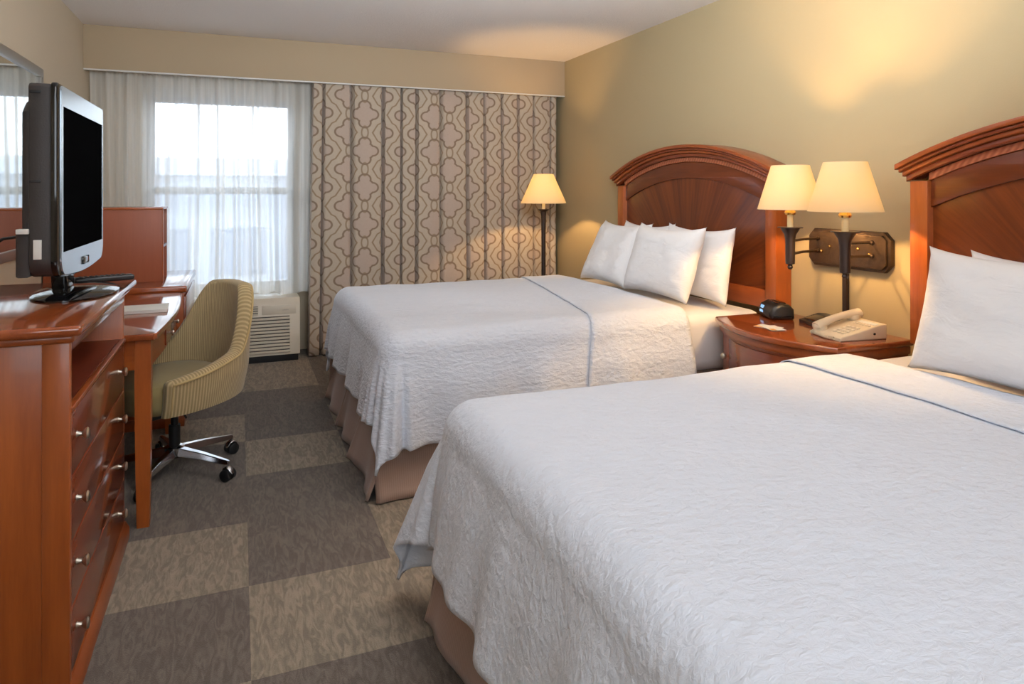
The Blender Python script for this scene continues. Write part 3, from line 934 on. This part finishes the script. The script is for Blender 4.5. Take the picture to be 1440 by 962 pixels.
# ------------------------------------------------------------------ television
def tv():
    r = thing('television', (-.49, 2.56, ZD), 'flat television with silver bezel and black screen on the dresser', 'television')
    y0, y1, z0, z1, xf = 2.27, 2.965, 1.022, 1.582, -.475
    ym = (y0+y1)/2
    globals_y = (y0, y1)
    def outline(i, sag=.012, rc=.055, iy=0):
        pts = []
        y0, y1 = globals_y[0]+iy, globals_y[1]-iy
        def arc(cx, cz, rr, a0, a1, n=7):
            for k in range(n+1):
                a = a0+(a1-a0)*k/n
                pts.append((cx+rr*math.cos(a), cz+rr*math.sin(a)))
        rt = .015
        arc(y1-i-rt, z1-i-rt, rt, 0, PI/2); arc(y0+i+rt, z1-i-rt, rt, PI/2, PI)
        arc(y0+i+rc, z0+i+rc, rc, PI, 1.5*PI-.2)
        for k in range(1, 8):
            q = k/8
            pts.append((y0+i+rc+(y1-y0-2*i-2*rc)*q, z0+i-sag*math.sin(PI*q)))
        arc(y1-i-rc, z0+i+rc, rc, 1.5*PI+.2, 2*PI)
        return pts
    b = MB(); b.prism(outline(.004), 'x', -.548, -.492, .006); body = b.build('housing', M['tv_back'], r, smooth=35)
    b = MB(); b.prism([(y0+.045, 1.05), (y1-.045, 1.05), (y1-.045, 1.50), (y1-.09, 1.535), (y0+.09, 1.535), (y0+.045, 1.50)], 'x', -.574, -.545, .012, 3); b.build('rear_cover', M['tv_back'], body, smooth=35)
    b = MB(); b.prism([(y0+.02, 1.028), (y1-.02, 1.028), (y1-.02, 1.16), (y0+.02, 1.16)], 'x', -.582, -.545, .008, 2); b.build('connector_panel', M['tv_back'], body, smooth=35)
    b = MB(); b.box(-.575, -.545, y0-.004, y0+.03, 1.152, 1.166, .002); b.build('connector', M['paper'], body)
    b = MB(); b.box(-.535, -.515, y0+.001, y0+.006, 1.08, 1.135, .001); b.build('sticker', M['paper'], body)
    for z in (1.30, 1.552):
        MB().box(-.545, -.517, y0+.002, y0+.006, z-.004, z+.004, .001).build('vent_slot', M['rubber'], body)
    MB().prism(outline(0), 'x', -.494, -.4765, .005).build('bezel_edge', M['tv_gloss'], body, smooth=35)
    # silver bezel ring
    sy0, sy1, sz0, sz1 = 2.318, 2.925, 1.095, 1.518
    t = bmesh.new()
    out = outline(.006, iy=.022)
    cnt = len(out)
    def inner(p):
        # nearest point on screen rectangle by angle
        dx, dz = p[0]-(sy0+sy1)/2, p[1]-(sz0+sz1)/2
        hx, hz = (sy1-sy0)/2, (sz1-sz0)/2
        k = min(hx/abs(dx) if dx else 9e9, hz/abs(dz) if dz else 9e9)
        return ((sy0+sy1)/2+dx*k, (sz0+sz1)/2+dz*k)
    # add exact corner directions
    cyy, czz = (sy0+sy1)/2, (sz0+sz1)/2
    b = MB(); bm = b.bm
    ang = lambda p: math.atan2(p[1]-czz, p[0]-cyy)
    corners = [(sy0, sz0), (sy1, sz0), (sy1, sz1), (sy0, sz1)]
    rays = []
    for p in out: rays.append((ang(p), p, inner(p)))
    for c in corners:
        a = ang(c)
        # intersect ray with outline polygon
        best = None
        for p, q in zip(out, out[1:]+out[:1]):
            d = (math.cos(a), math.sin(a)); e = (q[0]-p[0], q[1]-p[1])
            den = d[0]*e[1]-d[1]*e[0]
            if abs(den) < 1e-12: continue
            s = ((p[0]-cyy)*e[1]-(p[1]-czz)*e[0])/den
            u = ((p[0]-cyy)*d[1]-(p[1]-czz)*d[0])/den
            if s > 0 and -1e-9 <= u <= 1+1e-9: best = (cyy+d[0]*s, czz+d[1]*s)
        if best: rays.append((a, best, c))
    rays.sort()
    X0, X1 = -.4766, xf+.003
    vo = [bm.verts.new((X1, p[0], p[1])) for _, p, _ in rays]
    vob = [bm.verts.new((X0, p[0], p[1])) for _, p, _ in rays]
    vi = [bm.verts.new((X1, c[0], c[1])) for _, _, c in rays]
    vib = [bm.verts.new((X0+.002, c[0], c[1])) for _, _, c in rays]
    n = len(rays)
    for k in range(n):
        j = (k+1) % n
        bm.faces.new((vo[k], vo[j], vi[j], vi[k])); bm.faces.new((vob[k], vob[j], vo[j], vo[k])); bm.faces.new((vi[k], vi[j], vib[j], vib[k]))
    b.build('bezel', M['tv_silver'], r, smooth=30, recalc=True)
    MB().box(-.486, -.4755, sy0-.004, sy1+.004, sz0-.004, sz1+.004).build('screen', M['screen'], r, smooth=0)
    MB().box(xf+.001, xf+.007, ym-.045, ym+.045, 1.035, 1.06, .006, 3).build('control_strip', M['tv_gloss'], r)
    # stand
    cy = 2.56
    MB().lathe([(0, ZD+.001), (1, ZD+.001), (1.0, ZD+.006), (.93, ZD+.012), (.5, ZD+.020), (0, ZD+.024)], -.485, cy, 48, .118, .215).build('stand_base', M['tv_gloss'], r, smooth=50)
    b = MB(); b.prism([(cy-.05, ZD+.018), (cy+.05, ZD+.018), (cy+.065, 1.05), (cy-.065, 1.05)], 'x', -.545, -.50, .01, 3); b.build('stand_neck', M['tv_gloss'], r, smooth=40)
tv()
b = MB(); pts = [(-.63, 2.62, 1.13), (-.70, 2.63, 1.12), (-.80, 2.66, 1.05), (-.90, 2.70, .99), (-.95, 2.72, .955)]
b.tube(pts, .005, 8); b.build('television_cable', M['rubber'], loc=(-.9, 2.7, ZD), label='black cable hanging behind the television', cat='cable')
def remote():
    r = thing('remote_control', (-.46, 2.83, ZD), 'black remote control lying at the end of the dresser behind the television stand', 'remote control')
    m = Matrix.Translation((-.452, 2.835, ZD+.0005)) @ Matrix.Rotation(R_(22), 4, 'Z')
    body = MB().box(-.095, .095, -.024, .024, .002, .022, .007, 3).xf(m).build('case', M['black_plastic'], r, smooth=50)
    b = MB()
    for i in range(9):
        for j in range(3): b.box(-.078+i*.017, -.068+i*.017, -.016+j*.012, -.008+j*.012, .0215, .0245, .001, 1)
    b.xf(m).build('buttons', M['tv_back'], body)
remote()

# mirror
def mirror():
    r = thing('wall_mirror', (-.97, 3.2, .95), 'large wall mirror in a slim silver frame behind the television', 'mirror')
    y0, y1, z0, z1, w = 2.2, 4.295, .955, 1.922, .045
    b = MB(); x0, x1 = XL+.001, XL+.022
    b.box(x0, x1, y0, y1, z1-w, z1, .004).box(x0, x1, y0, y1, z0, z0+w, .004).box(x0, x1, y0, y0+w, z0+w, z1-w, .004).box(x0, x1, y1-w, y1, z0+w, z1-w, .004)
    b.build('frame', M['silver_frame'], r)
    MB().box(x0, x0+.008, y0+w-.005, y1-w+.005, z0+w-.005, z1-w+.005).build('glass', M['mirror'], r, smooth=0)
mirror()

# ------------------------------------------------------------------ desk, cabinet, hutch
ZK = .735
def desk():
    r = thing('desk', (-.6, 3.45, 0), 'cherry writing desk with a bowed front edge beyond the dresser', 'desk')
    xb, y0, y1 = -.975, 2.895, 4.06
    pts = [(xb, y0), (-.30, y0)]
    n = 16
    for i in range(n+1):
        q = i/n
        pts.append((-.288+.028*math.sin(PI*q), y0+.012+(y1-y0-.012)*q))
    pts += [(xb, y1)]
    MB().prism(pts, 'z', ZK-.026, ZK, .007, 3).build('top', M['cherry_top'], r, smooth=30)
    for ya in (y0+.015, y1-.035): MB().box(xb, -.315, ya, ya+.02, ZK-.135, ZK-.026).build('side_apron', M['cherry_x'], r, smooth=0)
    front = [(-.318+.028*math.sin(PI*i/n), y0+.02+(y1-y0-.04)*i/n) for i in range(n+1)]
    MB().prism(front+[(x-.02, y) for x, y in front[::-1]], 'z', ZK-.135, ZK-.026).build('front_apron', M['cherry_y'], r, smooth=30)
    mid = [p for p in front[5:14]]
    d = MB().prism([(x+.006, y) for x, y in mid]+[(x, y) for x, y in mid[::-1]], 'z', ZK-.122, ZK-.036, .002).build('drawer', M['cherry_red'], r, smooth=30)
    for y in (3.36, 3.64):
        q = (y-y0-.02)/(y1-y0-.04); x = -.312+.028*math.sin(PI*q)
        b = MB(); b.tube([(x, y, ZK-.085), (x+.008, y, ZK-.085), (x+.014, y, ZK-.085), (x+.020, y, ZK-.085)], [.005, .005, .010, .008], 14); b.build('knob', M['nickel'], d)
    for (x, y) in ((-.337, y0+.04), (-.337, y1-.045), (xb+.03, y0+.04), (xb+.03, y1-.045)):
        b = MB(); bm = b.bm
        rows = []
        for z, hw in ((0, .0215), (.30, .026), (.55, .0275), (ZK-.028, .0275)):
            rows.append([bm.verts.new((x+a*hw, y+c*hw, z)) for a, c in ((-1, -1), (1, -1), (1, 1), (-1, 1))])
        for p, q in zip(rows, rows[1:]):
            for k in range(4): bm.faces.new((p[k], p[(k+1) % 4], q[(k+1) % 4], q[k]))
        bm.faces.new(rows[0]); bm.faces.new(rows[-1])
        bmesh.ops.bevel(bm, geom=[e for e in bm.edges if abs((e.verts[0].co-e.verts[1].co).normalized().z) > .9], offset=.003, segments=2, affect='EDGES')
        b.build('leg', M['cherry'], r, smooth=35, recalc=True)
desk()
def cabinet():
    r = thing('cabinet', (-.6, 4.4, 0), 'low cherry cabinet in the corner between desk and window', 'cabinet')
    y0, y1, xf = 4.085, 4.92, -.262
    MB().box(-.975, xf-.02, y0+.02, y1-.01, .05, .725, .003).build('body', M['cherry'], r)
    MB().box(-.975, xf, y0, y1, .725, .762, .008, 3).build('top', M['cherry_top'], r)
    MB().box(-.975, xf-.012, y0+.012, y1-.004, 0, .06, .004).build('plinth', M['cherry_y'], r)
    d = MB().box(xf-.022, xf-.006, y0+.04, y1-.03, .08, .70, .003).build('door', M['cherry_red'], r)
    b = MB(); b.tube([(xf-.006, 4.2, .45), (xf+.004, 4.2, .45), (xf+.012, 4.2, .45), (xf+.016, 4.2, .45)], [.005, .005, .012, .008], 14); b.build('knob', M['nickel'], d)
    h = thing('desk_hutch', (-.68, 4.47, .762), 'plain cherry hutch box standing on the low cabinet beside the sheer curtain', 'hutch')
    a, c = 4.33, 4.62
    MB().box(-.975, -.405, a, a+.02, .7625, 1.170, .001).build('side_panel', M['hutch_panel'], h)
    MB().box(-.975, -.405, c-.02, c, .7625, 1.170, .001).build('side_panel', M['hutch_panel'], h)
    MB().box(-.975, -.96, a+.02, c-.02, .7625, 1.170).build('back_panel', M['cherry_shaded'], h, smooth=0)
    MB().box(-.975, -.40, a-.004, c+.004, 1.170, 1.184, .003).build('top', M['cherry_x'], h)
    MB().box(-.96, -.405, a+.02, c-.02, .95, .965).build('shelf', M['cherry_shaded'], h, smooth=0)
    MB().box(-.405, -.398, a, a+.02, .7625, 1.170, .002).build('edge_band', M['cherry'], h)
cabinet()
r = thing('notepad', (-.43, 3.46, ZK), 'white booklet lying on the desk', 'booklet')
mm = Matrix.Translation((-.43, 3.47, ZK+.0005)) @ Matrix.Rotation(R_(3), 4, 'Z')
pg = MB().box(-.13, .13, -.085, .085, 0, .012, .001).xf(mm).build('pages', M['paper'], r)
MB().box(-.132, .132, -.087, .087, .012, .0145, .001).xf(mm).build('cover', M['paper'], pg)

# ------------------------------------------------------------------ office chair
def chair():
    cx, cy = -.27, 3.43
    r = thing('desk_chair', (cx, cy, 0), 'olive ribbed swivel chair with a curved low back at the desk', 'chair')
    ROT = Matrix.Translation((cx, cy, 0)) @ Matrix.Rotation(R_(38), 4, 'Z')
    # local: +x back of chair
    A, Bh, La = .325, .285, .15     # back radius, half width, straight arm
    Larc = 1.45
    nphi = 72
    def planpt(q, off, k):
        # q in -1..1 ; arc then straight arms
        aa = abs(q); sg = 1 if q > 0 else -1
        qa = .80
        if aa <= qa:
            ph = (aa/qa)*PI/2
            ce, se = math.cos(ph), math.sin(ph)
            n = 2.35
            rr = (abs(ce)**n+abs(se)**n)**(-1/n)
            x = (A-off)*k*rr*ce-.02; y = (Bh-off)*k*rr*se
        else:
            x = -.02-La*(aa-qa)/(1-qa); y = (Bh-off)*k*(1-.12*((aa-qa)/(1-qa))**2)
        return x, sg*y
    def ztop(q):
        aa = abs(q)
        t = min(1, max(0, (aa-.20)/.36)); t = t*t*(3-2*t)
        a = .835-.012*min(1, aa/.26)**2
        c = .565-.085*min(1, max(0, (aa-.45)/.55))
        return a+(c-a)*t
    def zbot(q):
        return .335+.03*(1-abs(q))
    def surf(off):
        def fn(u, v):
            q = 2*u-1
            zb, zt = zbot(q), ztop(q)-.012
            z = zb+(zt-zb)*v
            lean = 1+.10*max(0, (z-.40))/.43*max(0, 1-abs(q))
            k = (.90+.10*min(1, (z-.33)/.14)**.6 if z < .47 else 1.0)*lean
            x, y = planpt(q, off, k)
            return Vector((x, y, z))
        return fn
    so, si = surf(0), surf(.058)
    b = MB()
    N, V = 96, 20
    uvf = lambda u, v: (u*Larc, v*.4)
    b.grid(so, N, V, uvf)
    b.grid(si, N, V, uvf)
    # rolled rim between the two skins along the top and the arm fronts
    def rim(u, v):
        p, q = so(u, 1), si(u, 1)
        m = (p+q)/2; a = PI*v
        return m + (p-q)/2*math.cos(a) + Vector((0, 0, .020*math.sin(a)))
    b.grid(rim, N, 8, uvf)
    for e in (0, 1):
        def cap(u, v, e=e):
            p, q = so(e, u), si(e, u); m = (p+q)/2; a = PI*v
            return m+(p-q)/2*math.cos(a)+Vector((-.022*math.sin(a), 0, 0))
        b.grid(cap, V, 8, lambda u, v: (v*.05, u*.2))
        def cor(u, v, e=e):
            # quarter-round corner between rim and cap
            p, q = so(e, 1), si(e, 1); m = (p+q)/2; a = PI*v; w = PI/2*u
            return m+(p-q)/2*math.cos(a)+Vector((-.022*math.sin(a)*math.cos(w), 0, .020*math.sin(a)*math.sin(w)))
        b.grid(cor, 6, 8, lambda u, v: (v*.05, u*.02))
    def under(u, v):
        p, q = so(u, 0), si(u, 0); return p.lerp(q, v)
    b.grid(under, N, 3, uvf)
    bmesh.ops.remove_doubles(b.bm, verts=b.bm.verts[:], dist=1e-5)
    b.xf(ROT)
    sh = b.build('shell', M['rib'], r, smooth=60, recalc=True)
    pts = [ROT @ (so(i/120, 1)+(so(i/120, 1)-si(i/120, 1)).normalized()*.002+Vector((0, 0, .003))) for i in range(121)]
    for e in (1,):
        pts = [ROT @ so(0, .02+.98*k/12) for k in range(12)] + pts + [ROT @ so(1, 1-.98*k/12) for k in range(1, 12)]
    MB().tube(pts, .0055, 8).build('piping', M['piping'], sh, smooth=60)
    # seat cushion
    def seatpt(a, k):
        n = 3.2
        c, s = math.cos(a), math.sin(a)
        rr = (abs(c)**n+abs(s)**n)**(-1/n)
        return (-.03+.245*k*rr*c, .222*k*rr*s)
    b = MB(); rows = []; n = 56
    for k, z in ((.86, .335), (.97, .345), (1, .37), (1, .42), (.97, .447), (.90, .459), (.6, .466), (.25, .468)):
        rows.append([b.bm.verts.new((*seatpt(2*PI*i/n, k), z)) for i in range(n)])
    for p, q in zip(rows, rows[1:]):
        for i in range(n): b.bm.faces.new((p[i], p[(i+1) % n], q[(i+1) % n], q[i]))
    b.bm.faces.new(rows[0]); b.bm.faces.new(rows[-1])
    b.xf(ROT); b.build('seat', M['olive'], r, smooth=60, recalc=True)
    b = MB(); b.box(-.20, .14, -.15, .15, .315, .337, .006); b.xf(ROT); b.build('seat_plate', M['rubber'], r)
    # column
    b = MB(); b.lathe([(0, .10), (.024, .10), (.024, .22), (.016, .22), (.016, .32), (0, .32)], cx, cy, 20); b.build('gas_column', M['rubber'], r)
    b = MB(); b.lathe([(0, .075), (.03, .075), (.042, .085), (.042, .122), (.028, .13), (0, .13)], cx, cy, 24); hub = b.build('hub', M['chrome'], r)
    b = MB(); b.tube([(cx+.03, cy-.05, .31), (cx+.06, cy-.2, .305)], .005, 8); b.build('tilt_lever', M['rubber'], r)
    a0 = R_(-2+36)
    for k in range(5):
        a = a0+k*2*PI/5
        d = Vector((math.cos(a), math.sin(a), 0)); s = Vector((-d.y, d.x, 0))
        o = Vector((cx, cy, 0))
        b = MB(); bm = b.bm; rows = []
        for q, hw, zt, zb in ((.02, .023, .122, .085), (.15, .018, .110, .082), (.27, .013, .092, .072), (.292, .009, .088, .074)):
            p = o+d*q
            rows.append([bm.verts.new(p+s*(hw*m)+Vector((0, 0, z))) for m, z in ((-1, zb), (1, zb), (.7, zt), (-.7, zt))])
        for p, q in zip(rows, rows[1:]):
            for i in range(4): bm.faces.new((p[i], p[(i+1) % 4], q[(i+1) % 4], q[i]))
        bm.faces.new(rows[0]); bm.faces.new(rows[-1])
        bmesh.ops.bevel(bm, geom=bm.edges[:], offset=.003, segments=2, affect='EDGES')
        b.build('base_arm', M['chrome'], r, smooth=40, recalc=True)
        # twin-wheel caster
        cp = o+d*.285
        h = s*1.0
        b = MB()
        for sg in (-1, 1):
            c0 = cp+h*(sg*.006)+Vector((0, 0, .0265)); c1 = cp+h*(sg*.026)+Vector((0, 0, .0265))
            b.tube([c0, c0.lerp(c1, .15), c0.lerp(c1, .85), c1], [.022, .026, .026, .021], 22)
        cs = b.build('caster', M['rubber'], r, smooth=45)
        b = MB(); b.tube([cp+Vector((0, 0, .03)), cp+Vector((0, 0, .08))], .006, 10)
        pts = []
        b.tube([cp-d*.026+Vector((0, 0, .034)), cp-d*.016+Vector((0, 0, .054)), cp+Vector((0, 0, .061)), cp+d*.018+Vector((0, 0, .052)), cp+d*.027+Vector((0, 0, .034))], [.008, .014, .016, .014, .008], 10, .35)
        b.build('caster_hood', M['chrome'], cs, smooth=45)
chair()

# ------------------------------------------------------------------ light, sky, camera
W = bpy.data.worlds.new('World'); bpy.context.scene.world = W; W.use_nodes = True
nt = W.node_tree; bg = nt.nodes['Background']
tc = nt.nodes.new('ShaderNodeTexCoord'); sp = nt.nodes.new('ShaderNodeSeparateXYZ'); cr = nt.nodes.new('ShaderNodeValToRGB')
nt.links.new(tc.outputs['Generated'], sp.inputs[0]); nt.links.new(sp.outputs['Z'], cr.inputs[0]); nt.links.new(cr.outputs[0], bg.inputs[0])
cr.color_ramp.elements[0].position = 0; cr.color_ramp.elements[0].color = (.92, .96, 1, 1)
cr.color_ramp.elements[1].position = .8; cr.color_ramp.elements[1].color = (.62, .78, 1, 1)
bg.inputs[1].default_value = 8.0

def area(name, loc, size, size_y, power, color, target):
    d = bpy.data.lights.new(name, 'AREA'); d.shape = 'RECTANGLE'; d.size = size; d.size_y = size_y; d.energy = power; d.color = color
    o = bpy.data.objects.new(name, d); C.objects.link(o); o.location = loc
    o.rotation_euler = (Vector(target)-Vector(loc)).to_track_quat('-Z', 'Y').to_euler()
    return o
area('added_fill_down', (.3, -1.0, 2.38), 1.0, .8, 12, (1, .97, .94), (.3, -1.0, 0))  # added fill light behind the camera, not a fixture of the room
area('added_fill_front', (.3, -1.35, 1.75), 1.8, 1.2, 33, (.80, .90, 1), (.75, 3.0, .9))  # added soft front fill to even out the brightness, no visible source
area('added_fill_up', (.85, 1.5, 1.88), .7, .7, 100, (.87, .94, 1), (.95, 1.9, 2.42))  # added unseen uplight that brightens the room by way of the ceiling

cam = bpy.data.cameras.new('camera'); co = bpy.data.objects.new('camera', cam); C.objects.link(co)
cam.sensor_width = 36; cam.sensor_fit = 'HORIZONTAL'; cam.lens = 36*960/1440
cam.shift_y = -(481-270)/1440
co.location = (0, 0, 1.27)
co.rotation_euler = (PI/2, 0, -math.atan(384/960))
cam.clip_start = .05
sc = bpy.context.scene; sc.camera = co
sc.view_settings.view_transform = 'Standard'
sc.view_settings.look = 'None'; sc.view_settings.gamma = 1; sc.view_settings.use_curve_mapping = False
sc.view_settings.exposure = -0.08
sc.cycles.use_denoising = True
sc.cycles.max_bounces = 8; sc.cycles.diffuse_bounces = 5; sc.cycles.transparent_max_bounces = 12
sc.cycles.sample_clamp_indirect = 4
